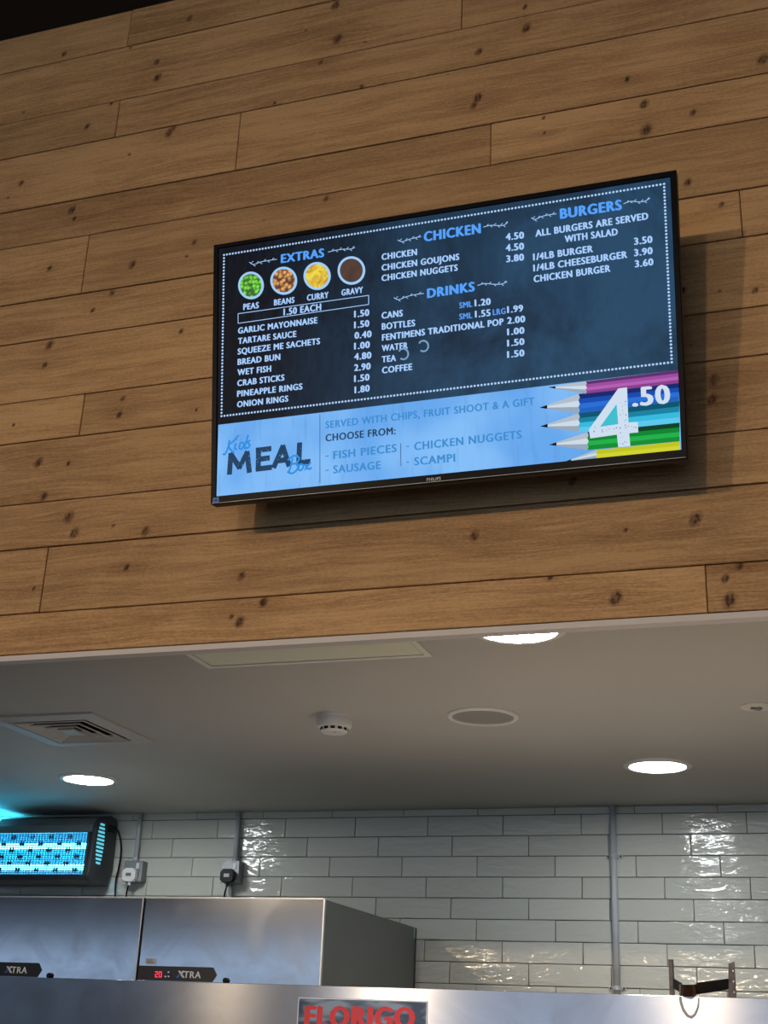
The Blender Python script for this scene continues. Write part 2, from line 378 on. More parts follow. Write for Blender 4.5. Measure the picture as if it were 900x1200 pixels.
bw = (FY-TR0.y)-.002
bm = bmesh.new(); box(bm, -.26, .26, .0755, .083, -.03, .03)
tvpart('mount_bar', bm, M_black)
# thin silver line along the bottom edge
a, b = FC[3], FC[2]
bm = bmesh.new(); prism(bm, [(a[0]+.004, a[1]+.0010), (b[0]-.004, b[1]+.0010), (b[0]-.004, b[1]+.0022), (a[0]+.004, a[1]+.0022)], 'y', -.0006, .001)
tvpart('edge_strip', bm, mat('dull_silver_strip', (.16, .17, .19), .4, .6))

def emat(name, c, s=1.0):
    return lowspec(mat(name, (.002, .002, .002), .45, emit=c, es=s))
def board_material():
    m = bpy.data.materials.new('chalkboard_and_glow'); m.use_nodes = True; nt = m.node_tree; g = G(nt); b = nt.nodes['Principled BSDF']
    tc = nt.nodes.new('ShaderNodeTexCoord'); x, y, z = g.xyz(tc.outputs['Object'])
    n = g.noise(g.comb(g.m('MULTIPLY', x, 3.2), 0, g.m('MULTIPLY', z, 3.6)), 1, 5, .62, .8)
    n2 = g.noise(g.comb(g.m('MULTIPLY', x, 60), 2, g.m('MULTIPLY', z, 22)), 1, 3, .6)
    bl = g.m('MULTIPLY', g.ramp(x, -.42, .28), g.ramp(n, .30, .66, .35, 1))  # viewing-angle glow painted into the picture, bluer towards the right
    bl = g.m('ADD', bl, g.m('MULTIPLY', g.m('SUBTRACT', n2, .5), .35), clamp=True)
    c = g.mix(bl, lin((13, 18, 28)), lin((44, 80, 112)))
    g.put(b.inputs['Emission Color'], c); b.inputs['Emission Strength'].default_value = .85
    b.inputs['Base Color'].default_value = (.003, .003, .004, 1); b.inputs['Roughness'].default_value = .4; lowspec(m)
    return m
def banner_material():
    m = bpy.data.materials.new('pale_board_picture'); m.use_nodes = True; nt = m.node_tree; g = G(nt); b = nt.nodes['Principled BSDF']
    tc = nt.nodes.new('ShaderNodeTexCoord'); x, y, z = g.xyz(tc.outputs['Object'])
    n = g.noise(g.comb(g.m('MULTIPLY', x, 70), 1, g.m('MULTIPLY', z, 9)), 1, 4, .6)
    n2 = g.noise(g.comb(g.m('MULTIPLY', x, 5), 1, g.m('MULTIPLY', z, 5)), 1, 2, .5)
    c = g.mix(g.ramp(n, .5, .8, 0, .35), g.mix(g.ramp(n2, .35, .65), lin((100, 166, 236)), lin((130, 189, 248))), lin((78, 128, 190)))
    g.put(b.inputs['Emission Color'], c); b.inputs['Emission Strength'].default_value = 1
    b.inputs['Base Color'].default_value = (.01, .01, .01, 1); b.inputs['Roughness'].default_value = .4; lowspec(m)
    return m
def poly(bm, pts, d):
    bm.faces.new([bm.verts.new((p[0], d, p[1])) for p in pts]); return bm
def pxpoly(bm, pts, d): return poly(bm, [uv(*p) for p in pts], d)
NT, NR = uv(255.1, 497.4), uv(794.6, 432.9)
scr = tvpart('screen', prism(bmesh.new(), SC, 'y', .0035, .0045), board_material())
def scrpart(name, bm, m): return link(name, bm, m, scr)
scrpart('meal_banner', pxpoly(bmesh.new(), [(255.1, 497.4), (794.6, 432.9), (798.4, 526.7), (253, 581.5)], .0032), banner_material())

# --- lettering
_cap = {}
def glyphs(s, bold=.02, space=1.0, shear=0):
    cu = bpy.data.curves.new('lettering', 'FONT'); cu.body = s; cu.size = 1; cu.offset = bold; cu.space_character = space; cu.shear = shear
    cu.resolution_u = 3; cu.fill_mode = 'FRONT'
    o = bpy.data.objects.new('lettering', cu); COL.objects.link(o)
    bpy.context.view_layer.update()
    dg = bpy.context.evaluated_depsgraph_get(); me = bpy.data.meshes.new_from_object(o.evaluated_get(dg))
    vs = [v.co.copy() for v in me.vertices]; fs = [tuple(p.vertices) for p in me.polygons]
    bpy.data.objects.remove(o); bpy.data.curves.remove(cu); bpy.data.meshes.remove(me)
    return vs, fs
def capheight(bold):
    if bold not in _cap: _cap[bold] = max(v.y for v in glyphs('H', bold)[0])
    return _cap[bold]
def write(name, s, p0, p1, hpx, m, d=.0026, bold=.035, shear=0, parent=None, plane=uv, bm=None, extra=.016):
    """lettering from bottom-left pixel p0 to bottom-right pixel p1, cap height in pixels"""
    vs, fs = glyphs(s, bold, space=1.13, shear=shear)
    x0 = min(v.x for v in vs); x1 = max(v.x for v in vs); ch = capheight(bold)
    a = Vector(plane(*p0)); b = Vector(plane(*p1)); up = Vector(plane((p0[0]+p1[0])/2, (p0[1]+p1[1])/2-hpx))-(a+b)/2
    up.x = 0
    own = bm is None
    if own: bm = bmesh.new()
    e = extra
    for ci, off in enumerate(((-e, 0), (-e*.35, e*.5), (e*.35, -e*.2), (e, 0))):
        vv = []
        for v in vs:
            q = a+(b-a)*((v.x+off[0]-x0+e)/(x1-x0+2*e))+up*((v.y+off[1])/ch); vv.append(bm.verts.new((q.x, d-ci*.00006, q.y)))
        for f in fs:
            try: bm.faces.new([vv[i] for i in f])
            except ValueError: pass
    if own: return link(name, bm, m, parent or scr)
    return bm
C_blue = emat('blue_heading_light', (84, 160, 250)); C_pale = emat('pale_text_light', (168, 206, 255)); C_mid = emat('mid_blue_text_light', (88, 152, 236))
C_ban = emat('banner_blue_text_light', (62, 140, 208)); C_dk = emat('dark_teal_text_light', (34, 66, 98)); C_scr = emat('script_blue_light', (44, 142, 226))
A = lambda x, y: (240+x/4.5, 270+y/4.5)
Bq = lambda x, y: (430+x/4.5, 230+y/4.5)
Cq = lambda x, y: (610+x/4.5, 190+y/4.5)
D = lambda x, y: (240+x/3.103, 470+y/3.103)
E = lambda x, y: (520+x/3.103, 420+y/3.103)
H = .0
for s, f, p, q, h, m in [
    ('EXTRAS', A, (398, 170), (628, 137), 44, C_blue), ('PEAS', A, (200, 418), (283, 407), 31, C_pale), ('BEANS', A, (362, 394), (471, 379), 30, C_pale),
    ('CURRY', A, (536, 369), (651, 353), 31, C_pale), ('GRAVY', A, (718, 342), (833, 326), 31, C_pale), ('1.50 EACH', A, (412, 446), (612, 418), 34, C_pale),
    ('GARLIC MAYONNAISE', A, (172, 543), (592, 487), 31, C_pale), ('1.50', A, (785, 457), (866, 447), 34, C_pale),
    ('TARTARE SAUCE', A, (172, 598), (481, 559), 31, C_pale), ('1.50', A, (785, 514), (866, 504), 34, C_pale),
    ('SQUEEZE ME SACHETS', A, (170, 653), (606, 597), 31, C_pale), ('0.40', A, (787, 570), (878, 560), 34, C_pale),
    ('BREAD BUN', A, (170, 708), (396, 680), 31, C_pale), ('1.00', A, (785, 626), (869, 616), 34, C_pale),
    ('WET FISH', A, (169, 763), (348, 742), 31, C_pale), ('4.80', A, (785, 682), (877, 672), 34, C_pale),
    ('CRAB STICKS', A, (168, 820), (418, 789), 31, C_pale), ('2.90', A, (785, 740), (873, 730), 34, C_pale),
    ('PINEAPPLE RINGS', A, (167, 876), (513, 836), 31, C_pale), ('1.50', A, (785, 798), (867, 788), 34, C_pale),
    ('ONION RINGS', A, (167, 932), (438, 900), 31, C_pale), ('1.80', A, (787, 857), (868, 846), 34, C_pale),
    ('CHICKEN', Bq, (298, 237), (600, 191), 50, C_blue), ('CHICKEN', Bq, (75, 334), (263, 307), 32, C_pale), ('4.50', Bq, (730, 230), (828, 219), 35, C_pale),
    ('CHICKEN GOUJONS', Bq, (75, 391), (486, 332), 32, C_pale), ('4.50', Bq, (730, 288), (828, 277), 35, C_pale),
    ('CHICKEN NUGGETS', Bq, (75, 446), (478, 389), 32, C_pale), ('3.80', Bq, (733, 346), (828, 335), 35, C_pale),
    ('DRINKS', Bq, (315, 535), (568, 497), 48, C_blue), ('CANS', Bq, (75, 644), (188, 630), 33, C_pale), ('SML', Bq, (485, 589), (555, 580), 30, C_mid), ('1.20', Bq, (566, 578), (652, 569), 34, C_pale),
    ('BOTTLES', Bq, (76, 702), (253, 682), 33, C_pale), ('SML', Bq, (485, 648), (555, 640), 30, C_mid), ('1.55', Bq, (568, 637), (651, 628), 34, C_pale), ('LRG', Bq, (662, 625), (731, 617), 30, C_mid), ('1.99', Bq, (738, 613), (823, 604), 34, C_pale),
    ('FENTIMENS TRADITIONAL POP', Bq, (77, 760), (720, 675), 33, C_pale), ('2.00', Bq, (738, 671), (834, 661), 34, C_pale),
    ('WATER', Bq, (76, 816), (214, 800), 32, C_pale), ('1.00', Bq, (738, 731), (830, 721), 34, C_pale),
    ('TEA', Bq, (76, 875), (152, 866), 32, C_pale), ('1.50', Bq, (738, 790), (830, 780), 34, C_pale),
    ('COFFEE', Bq, (77, 933), (238, 913), 33, C_pale), ('1.50', Bq, (738, 850), (830, 840), 34, C_pale),
    ('BURGERS', Cq, (207, 297), (535, 247), 52, C_blue), ('ALL BURGERS ARE SERVED', Cq, (77, 391), (674, 298), 35, C_pale), ('WITH SALAD', Cq, (232, 421), (513, 381), 35, C_pale),
    ('1/4LB BURGER', Cq, (65, 516), (382, 471), 35, C_pale), ('3.50', Cq, (598, 434), (696, 421), 36, C_pale),
    ('1/4LB CHEESEBURGER', Cq, (66, 574), (563, 501), 35, C_pale), ('3.90', Cq, (598, 494), (697, 481), 36, C_pale),
    ('CHICKEN BURGER', Cq, (68, 632), (474, 574), 35, C_pale), ('3.60', Cq, (602, 553), (701, 540), 36, C_pale)]:
    write('lettering', s, f(*p), f(*q), h/4.5, m, bold=H, extra=.055 if m is not C_blue else .060)
for s, p, q, h, m, bo in [('SERVED WITH CHIPS, FRUIT SHOOT & A GIFT', (380.8, 501.8), (626.3, 473.8), 8.4, C_ban, .03), ('CHOOSE FROM:', D(437, 146), D(693, 119), 8.2, C_dk, .03),
    ('-', D(437, 206), D(449, 205), 8.4, C_ban, .03), ('FISH PIECES', D(465, 210), D(697, 183), 9, C_ban, .035), ('-', D(437, 258), D(449, 257), 8.4, C_ban, .03), ('SAUSAGE', D(465, 262), D(639, 245), 9, C_ban, .035),
    ('-', (475.6, 525), (479, 524.7), 8.4, C_ban, .03), ('CHICKEN NUGGETS', D(760, 178), E(283, 289), 9.2, C_ban, .035),
    ('-', (475.6, 543.6), (479, 543.3), 8.4, C_ban, .03), ('SCAMPI', D(760, 233), E(41, 374), 9.2, C_ban, .035)]:
    if s == '-':
        a, b = uv(*p), uv(*q); hh = .0012; cz = a[1]+.004
        link('lettering', poly(bmesh.new(), [(a[0], cz-hh), (b[0], cz-hh), (b[0], cz+hh), (a[0], cz+hh)], .0026), m, scr)
    else: write('lettering', s, p, q, h, m, bold=0, extra=.042)
for pts in ([[(88, 262), (93, 192)], [(93, 192), (124, 240)], [(124, 240), (152, 186)], [(152, 186), (160, 255)]],
            [[(192, 246), (194, 172)], [(188, 178), (236, 172)], [(190, 211), (230, 206)], [(188, 246), (238, 240)]],
            [[(250, 238), (282, 164)], [(282, 164), (304, 232)], [(264, 216), (300, 212)]],
            [[(340, 226), (343, 154)], [(336, 224), (378, 219)]]):
    bm = bmesh.new()
    for k, (u, v) in enumerate(pts):
        a, b = Vector(uv(*D(*u))), Vector(uv(*D(*v))); t = (b-a).normalized(); n = Vector((-t.y, t.x))*.0062; a -= t*.003; b += t*.003
        poly(bm, [a+n, b+n, b-n, a-n], .0026)
    link('lettering', bm, C_dk, scr)

def stroke(bm, pts, w, d=.0024, conv=None, k=5):
    P = [Vector((*uv(*p), 0)) if conv is None else Vector((*uv(*conv(*p)), 0)) for p in pts]
    P = smoothpath([(p.x, p.y, 0) for p in P], k)
    L, R = [], []
    for i, p in enumerate(P):
        t = (P[min(i+1, len(P)-1)]-P[max(i-1, 0)]); t.normalize(); n = Vector((-t.y, t.x, 0))*w*.46
        L.append(bm.verts.new((p.x+n.x, d, p.y+n.y))); R.append(bm.verts.new((p.x-n.x, d, p.y-n.y)))
    for i in range(len(P)-1): bm.faces.new((L[i], L[i+1], R[i+1], R[i]))
    return bm
# hand-written "Kids" and "Box"
bm = bmesh.new(); sw = .0048
for st in [[(88, 140), (84, 165), (72, 192), (64, 190)], [(122, 122), (108, 140), (86, 160), (94, 178), (106, 188)], [(112, 152), (108, 172), (116, 174)], [(114, 140), (116, 138)],
           [(140, 150), (128, 152), (124, 170), (134, 172), (144, 150)], [(156, 122), (148, 150), (142, 170), (150, 168)], [(164, 142), (154, 148), (162, 160), (154, 170), (148, 166)]]:
    stroke(bm, st, sw, .0022, D)
link('lettering', bm, C_scr, scr)
bm = bmesh.new()
for st in [[(318, 206), (312, 232), (304, 258)], [(300, 214), (322, 198), (342, 206), (332, 224), (314, 228)], [(314, 228), (336, 228), (334, 248), (316, 262), (298, 256)],
           [(352, 228), (342, 232), (340, 248), (350, 250), (358, 234), (350, 228)], [(364, 228), (370, 242), (380, 246), (388, 240)], [(384, 222), (372, 236), (362, 250)]]:
    stroke(bm, st, sw, .0022, D)
link('lettering', bm, C_scr, scr)
# divider rules
for q in ([(417, 47), (417, 170), (417, 296)], [(711, 153), (711, 195), (712, 236)]): link('divider_line', stroke(bmesh.new(), q, .0016, .0026, D, 1), emat('rule_light', (40, 84, 130)), scr)
# sprigs either side of each heading
for f, pts in [(A, [(232, 165), (255, 178), (290, 165), (330, 157), (378, 150)]), (A, [(648, 112), (690, 102), (730, 97), (765, 96), (790, 88)]),
               (Bq, [(160, 228), (185, 237), (220, 225), (255, 216), (285, 210)]), (Bq, [(612, 160), (650, 151), (690, 152), (720, 150), (742, 134)]),
               (Bq, [(140, 532), (165, 543), (205, 528), (250, 517), (298, 510)]), (Bq, [(582, 468), (620, 458), (670, 462), (710, 460), (738, 448)]),
               (Cq, [(56, 290), (75, 300), (110, 284), (150, 275), (188, 270)]), (Cq, [(542, 217), (580, 204), (620, 207), (655, 203), (682, 187)])]:
    bm = stroke(bmesh.new(), pts, .0017, .0024, f, 4)
    for i in range(1, 8):
        t = i/8*(len(pts)-1); a = pts[int(t)]; b = pts[min(int(t)+1, len(pts)-1)]; fr = t-int(t); x = a[0]+(b[0]-a[0])*fr; y = a[1]+(b[1]-a[1])*fr; s = 1 if i % 2 else -.8
        stroke(bm, [(x, y), (x+4, y-8*s), (x+10, y-10*s)], .0014, .0024, f, 2)
    link('leaf_sprig', bm, C_pale, scr)
# two chalk crescents
for cx, cy_ in ((190, 830), (296, 788)):
    bm = stroke(bmesh.new(), [(cx+26*math.cos(a), cy_+28*math.sin(a)) for a in [math.radians(-150+i*25) for i in range(12)]], .0042, .0022, Bq, 3)
    link('chalk_crescent', bm, emat('chalk_light', (120, 160, 200)), scr)
# dotted border
bm = bmesh.new(); cs = [uv(261.9, 298.2), uv(778, 214.8), uv(787, 424), uv(258.9, 487.3)]
for i, n in enumerate((134, 52, 134, 50)):
    a, b = Vector(cs[i]), Vector(cs[(i+1) % 4])
    for k in range(n):
        c = a+(b-a)*k/n; poly(bm, [(c.x+.0026*math.cos(q*math.pi/4), c.y+.0026*math.sin(q*math.pi/4)) for q in range(8)], .0028)
link('dotted_border', bm, emat('dot_light', (176, 210, 252)), scr)['kind'] = 'stuff'
# price box outline
bm = bmesh.new(); q = [(173, 437), (862, 340), (862, 388), (173, 488)]
for i in range(4): stroke(bm, [q[i], ((q[i][0]+q[(i+1) % 4][0])/2, (q[i][1]+q[(i+1) % 4][1])/2), q[(i+1) % 4]], .0018, .0027, A, 1)
link('price_box_outline', bm, C_pale, scr)
# bowls of peas, beans, curry, gravy
def food_mat(name, c1, c2, scale, kind):
    m = bpy.data.materials.new(name); m.use_nodes = True; nt = m.node_tree; g = G(nt); b = nt.nodes['Principled BSDF']
    tc = nt.nodes.new('ShaderNodeTexCoord')
    if kind == 'v':
        v = nt.nodes.new('ShaderNodeTexVoronoi'); v.inputs['Scale'].default_value = scale; nt.links.new(tc.outputs['Object'], v.inputs['Vector']); f = g.ramp(v.outputs['Distance'], .1, .75)
    else: f = g.ramp(g.noise(tc.outputs['Object'], scale, 4, .6, 1.0), .35, .65)
    g.put(b.inputs['Emission Color'], g.mix(f, lin(c1), lin(c2))); b.inputs['Emission Strength'].default_value = 1
    b.inputs['Base Color'].default_value = (.01, .01, .01, 1); return m
C_bowl = emat('bowl_rim_light', (160, 205, 248))
for (cx, cy_), rx, ry, fm in [((241, 288), 68, 73, food_mat('peas_picture', (120, 235, 60), (20, 90, 15), 110, 'v')), ((414, 263), 71, 74, food_mat('beans_picture', (238, 170, 96), (70, 25, 10), 105, 'v')),
                             ((590, 238), 72, 74, food_mat('curry_picture', (232, 214, 60), (190, 130, 20), 40, 'n')), ((771, 209), 73, 75, food_mat('gravy_picture', (40, 18, 18), (66, 34, 30), 20, 'n'))]:
    for sc, dd, mm, nm in ((1, .0027, C_bowl, 'bowl_picture'), (.83, .0022, fm, 'food_picture')):
        link(nm, pxpoly(bmesh.new(), [A(cx+rx*sc*math.cos(a), cy_+ry*sc*math.sin(a)) for a in [i*math.pi/16 for i in range(32)]], dd), mm, scr)
# coloured pencils
def pencil(cols, L0, R0, tip, nm='pencil_picture'):
    """cols: bands top to bottom; L0 = (x, ytop, ybot) at the sharpened end; R0 = (ytop, ybot) at the screen edge"""
    xl, yt, yb = L0; n = len(cols)
    for i, c in enumerate(cols):
        f0, f1 = i/n, (i+1)/n
        link(nm, pxpoly(bmesh.new(), [E(xl, yt+(yb-yt)*f0), E(854+4*(yt-80)/240, R0[0]+(R0[1]-R0[0])*f0), E(854+4*(yt-80)/240, R0[0]+(R0[1]-R0[0])*f1), E(xl, yt+(yb-yt)*f1)], .0029), emat('pencil_%d_%d_%d' % c, c), scr)
    tx, ty = tip; ym = (yt+yb)/2
    shades = [(176, 190, 202), (206, 218, 232), (150, 168, 186)]
    for i, c in enumerate(shades):
        a0 = yt+(yb-yt)*i/3; a1 = yt+(yb-yt)*(i+1)/3; bul = 5
        link('pencil_point_picture', pxpoly(bmesh.new(), [E(tx, ty), E(xl, a0), E(xl+bul, (a0+a1)/2), E(xl, a1)], .0027), emat('pencil_wood_%d' % i, c), scr)
    k = .20
    link('pencil_lead_picture', pxpoly(bmesh.new(), [E(tx, ty), E(tx+(xl-tx)*k, ty+(yt-ty)*k), E(tx+(xl-tx)*k, ty+(yb-ty)*k)], .0025), emat('pencil_lead', (14, 10, 20)), scr)
pencil([(96, 46, 110), (156, 76, 160), (176, 96, 178), (140, 62, 140)], (515, 82, 127), (40, 88), (378, 104))
pencil([(14, 40, 110), (20, 74, 176), (38, 110, 212), (30, 96, 190)], (489, 128, 199), (88, 153), (347, 178))
pencil([(0, 84, 112), (20, 130, 160), (52, 184, 222), (90, 200, 236)], (489, 199, 267), (153, 232), (349, 246))
pencil([(0, 66, 34), (8, 132, 50), (30, 176, 74), (14, 140, 52)], (521, 267, 332), (232, 300), (381, 313))
pencil([(190, 196, 30), (208, 210, 50)], (552, 332, 362), (300, 331), (440, 374))
C_w = emat('price_white_light', (206, 222, 240))
bm = bmesh.new()   # heavy 4 with slab foot
pxpoly(bm, [E(x, y) for x, y in [(634, 108), (666, 104), (671, 232), (705, 230), (707, 268), (674, 271), (678, 318), (634, 322), (629, 276), (532, 290), (527, 258)]], .0020)
link('lettering', bm, C_w, scr)
link('lettering', pxpoly(bmesh.new(), [E(x, y) for x, y in [(628, 165), (634, 238), (568, 248)]], .0017), emat('price_counter_light', (60, 190, 206)), scr)
write('lettering', '.50', E(685, 174), E(825, 161), 66/3.1, C_w, d=.0020, bold=0, extra=.05)
bm = bmesh.new(); rr = random.Random(5)
for i in range(46):
    if i < 26: x, y = rr.uniform(545, 700), 0; y = 262-(x-545)*.10+rr.gauss(0, 5)
    else: x, y = rr.uniform(640, 664), rr.uniform(150, 310)
    s = rr.uniform(1, 3.2); pxpoly(bm, [E(x-s, y), E(x, y-s*.7), E(x+s, y), E(x, y+s*.8)], .0016)
link('print_speckle', bm, emat('speckle_light', (70, 120, 130)), scr)['kind'] = 'stuff'
bm = bmesh.new()
for i in range(60):
    x = rr.uniform(88, 372); y = rr.uniform(172, 250)-(x-88)*.12; s = rr.uniform(.8, 2.2); pxpoly(bm, [D(x-s, y), D(x, y-s), D(x+s, y), D(x, y+s)], .0019)
link('print_speckle', bm, emat('speckle_pale_light', (100, 164, 232)), scr)['kind'] = 'stuff'
# bezel print
st = tvpart('corner_sticker', pxpoly(bmesh.new(), [(249.8, 583.6), (256.6, 582.9), (256.6, 589.2), (249.8, 589.9)], -.0008), mat('blue_sticker', (70, 120, 190), .5, emit=(30, 60, 110), es=.4))
st['label'] = 'small blue energy sticker'
link('lettering', pxpoly(bmesh.new(), [(251.4, 585.2), (255, 584.8), (255, 587.6), (251.4, 588)], -.0011), mat('sticker_print', (20, 40, 90), .5), st)
write('maker_name', 'PHILIPS', (500.3, 564.0), (516.7, 562.5), 3.6, mat('silver_print', (150, 155, 165), .4, .2), d=-.0007, bold=0, extra=.03, parent=tv)
# wall arm
rinv = Matrix.Rotation(-tilt, 3, 'X')
for sx in (-.12, .12):
    tvpart('wall_arm', tube(bmesh.new(), [(sx, .083, 0), rinv @ Vector((sx, FY-TR0.y-.004, .03))], .009, 8), M_black)

# ================================================================ KITCHEN CEILING FITTINGS
def downlight(px, py, lab, off=None, on=True):
    P = atZ(px, py, ZC) if off is None else Vector(off)
    t = thing('ceiling_downlight', lab, 'downlight', (P.x, P.y, ZC), 'round recessed downlights in the kitchen ceiling')
    bm = lathe(bmesh.new(), [(.088, -.002), (.090, -.0075), (.101, -.0085), (.110, -.004), (.111, 0)], 48, cap=False)
    sharp(link('trim_ring', bm, M_white, t))
    bm = lathe(bmesh.new(), [(.0885, -.0035), (.0885, -.005)], 48)
    link('light_diffuser', bm, mat('lit_diffuser', (.8, .8, .8), .4, emit=(.93, .97, 1.0), es=DL), t)
    return t
DL = 110
downlight(104, 912.5, 'lit round downlight left, tinged cyan, above the insect killer')
downlight(770.5, 896.7, 'lit round downlight at right, nearest the vertical conduit')
downlight(0, 0, 'lit round downlight half hidden behind the bottom of the wooden fascia', off=(atZ(615, 747, ZC).x, 2.745, 0))
P = atZ(566, 838.7, ZC)
t = thing('ceiling_speaker', 'unlit round flat ceiling speaker with pale rim between smoke detector and downlight', 'speaker', (P.x, P.y, ZC))
sharp(link('rim', lathe(bmesh.new(), [(.086, -.002), (.087, -.007), (.096, -.008), (.101, -.003), (.101, 0)], 48, cap=False), M_white, t))
link('grille', lathe(bmesh.new(), [(.0865, -.002), (.0865, -.0035)], 48), mat('speaker_cloth', (.33, .31, .28), .7, bump=(900, .6)), t)
# smoke detector
P = atZ(392.5, 838, ZC)
t = thing('smoke_detector', 'small white round smoke detector with dark slots on the kitchen ceiling', 'smoke detector', (P.x, P.y, ZC))
sharp(link('base', lathe(bmesh.new(), [(.0525, 0), (.0525, -.009), (.0505, -.010)], 40), M_white, t))
sharp(link('body', lathe(bmesh.new(), [(.0510, -.0101), (.0515, -.012), (.0505, -.030), (.0475, -.036), (.040, -.038)], 40), M_white, t))
sharp(link('sensor_cap', lathe(bmesh.new(), [(.0395, -.0381), (.039, -.047), (.034, -.052), (.018, -.0545), (.004, -.055)], 40), M_white, t))
for k in range(12):
    a = 2*math.pi*(k+.5)/12
    bm = B(-.0062, .0062, -.0395, -.0360, -.0465, -.0392); bmesh.ops.rotate(bm, verts=bm.verts, cent=(0, 0, 0), matrix=Matrix.Rotation(a, 3, 'Z'))
    link('vent_slot', bm, M_black, t)
link('indicator', lathe(bmesh.new(), [(.002, -.0552), (.002, -.0565)], 10, c=(.010, -.02, .0012)), mat('indicator_red', (.2, .02, .02), .4), t)
# small plate
P = atZ(886.5, 827, ZC)
t = thing('ceiling_cover_plate', 'small round cream plate with a dark middle at the right edge of the ceiling', 'cover plate', (P.x, P.y, ZC))
sharp(link('plate', lathe(bmesh.new(), [(.042, 0), (.042, -.004), (.038, -.006)], 32), mat('cream_plate', (.62, .58, .50), .45), t))
link('bolt', lathe(bmesh.new(), [(.011, -.0061), (.010, -.010), (.005, -.013)], 14, c=(.004, 0, 0)), M_grey, t)
link('pin', lathe(bmesh.new(), [(.005, -.0061), (.005, -.011)], 10, c=(-.010, -.008, 0)), M_grey, t)
# access hatch
t = thing('ceiling_access_panel', 'flat pale green-white access hatch in ceiling just behind the fascia', 'access panel', (-1.205, 2.86, ZC))
x0, x1, y0, y1 = -1.5, -.908, FY+.05, 2.908
bm = bmesh.new(); w = .016
for q in ((x0, x1, y1-w, y1), (x0, x0+w, y0, y1-w), (x1-w, x1, y0, y1-w)): box(bm, *q, ZC-.006, ZC)
part('hatch_frame', bm, mat('hatch_frame_white', (.80, .78, .70), .5), t)
part('hatch_door', B(x0+w+.003, x1-w-.003, y0, y1-w-.003, ZC-.0045, ZC), mat('hatch_green_white', (.78, .78, .62), .5), t)
# air diffuser
cx, cyy = (dX0+dX1)/2, (dY0+dY1)/2; hx, hy = (dX1-dX0)/2, (dY1-dY0)/2
t = thing('air_diffuser', 'square white four-way air vent set in the kitchen ceiling at left', 'air vent', (cx, cyy, ZC))
M_vent = mat('vent_white', (.50, .47, .43), .5)
def sqring(bm, lay):
    rings = [[bm.verts.new((sx*(hx-i), syy*(hy-i), z)) for sx, syy in ((-1, -1), (1, -1), (1, 1), (-1, 1))] for i, z in lay]
    for a, b in zip(rings, rings[1:]+rings[:1]):
        for k in range(4): bm.faces.new((a[k], a[(k+1) % 4], b[(k+1) % 4], b[k]))
    return bm
link('outer_frame', sqring(bmesh.new(), [(0, 0), (0, -.006), (.052, -.010), (.055, -.004), (.05, .0)]), M_vent, t)
for i0 in (.064, .098, .130): link('blade_ring', sqring(bmesh.new(), [(i0, -.009), (i0+.003, -.012), (i0+.029, .002), (i0+.026, .004)]), M_vent, t)
link('centre_plate', B(-hx+.160, hx-.160, -hy+.160, hy-.160, -.012, -.006), M_vent, t)
bm = bmesh.new(); rings = [[bm.verts.new((sx*(hx-.03), syy*(hy-.03), z)) for sx, syy in ((-1, -1), (1, -1), (1, 1), (-1, 1))] for z in (.001, .14)]
for k in range(4): bm.faces.new((rings[0][k], rings[0][(k+1) % 4], rings[1][(k+1) % 4], rings[1][k]))
bm.faces.new(rings[1]); link('duct_neck', bm, M_blackc, t)

# ================================================================ ON THE TILED WALL
def wallpipe(name, lab, px, pytop, z0, r, saddles=()):
    P = atY(px, pytop, BY-.018)
    t = thing(name, lab, 'conduit', (P.x, BY-.018, ZC))
    part('pipe', tube(bmesh.new(), [(P.x, BY-.018, ZC), (P.x, BY-.018, z0)], r, 16), M_pipe, t, smooth=True)
    for sz in saddles:
        bm = lathe(bmesh.new(), [(r+.0028, sz-.007), (r+.0028, sz+.007)], 20, c=(P.x, BY-.018, 0)); sd = part('saddle', bm, M_white if False else M_pipe, t)
        for s in (-1, 1):
            bm = B(P.x+s*(r+.002), P.x+s*(r+.018), BY-.006, BY-.001, sz-.006, sz+.006) if s > 0 else B(P.x-(r+.018), P.x-(r+.002), BY-.006, BY-.001, sz-.006, sz+.006)
            sub('saddle_lug', bm, M_pipe, t, sd)
            sub('screw', lathe(bmesh.new(), [(.0034, BY-.006), (.003, BY-.009)], 10, c=(P.x+s*(r+.011), 0, sz), axis='y'), M_black, t, sd)
    return P
wallpipe('conduit_pipe', 'long grey vertical conduit pipe clipped to the tiles at right', 720.3, 1050, EYE+.12, .0125, (EYE+.691, EYE+.231))
def socket(px0, px1, py0, py1, lab, white, pipepx, cab):
    fy = BY-.048; a = atY(px0, py0, fy); b = atY(px1, py1, fy)
    t = thing('switched_socket', lab, 'socket', (a.x, BY, b.z))
    part('back_box', B(a.x, b.x, fy+.008, BY-.0005, b.z, a.z), M_grey, t, bevel=.003)
    part('face_plate', B(a.x-.0005, b.x+.0005, fy, fy+.0078, b.z-.0005, a.z+.0005), mat('light_grey_plate', (.27, .275, .28), .4, .3), t, bevel=.0015)
    part('rocker', B(b.x-.026, b.x-.012, fy-.0035, fy, a.z-.032, a.z-.009), M_white, t, bevel=.001)
    for q in ((a.x+.012, a.z-.008), (b.x-.008, b.z+.010)): part('screw', lathe(bmesh.new(), [(.003, fy), (.0028, fy-.0015)], 10, c=(q[0], 0, q[1]), axis='y'), M_pipe, t)
    return t, a, b, fy
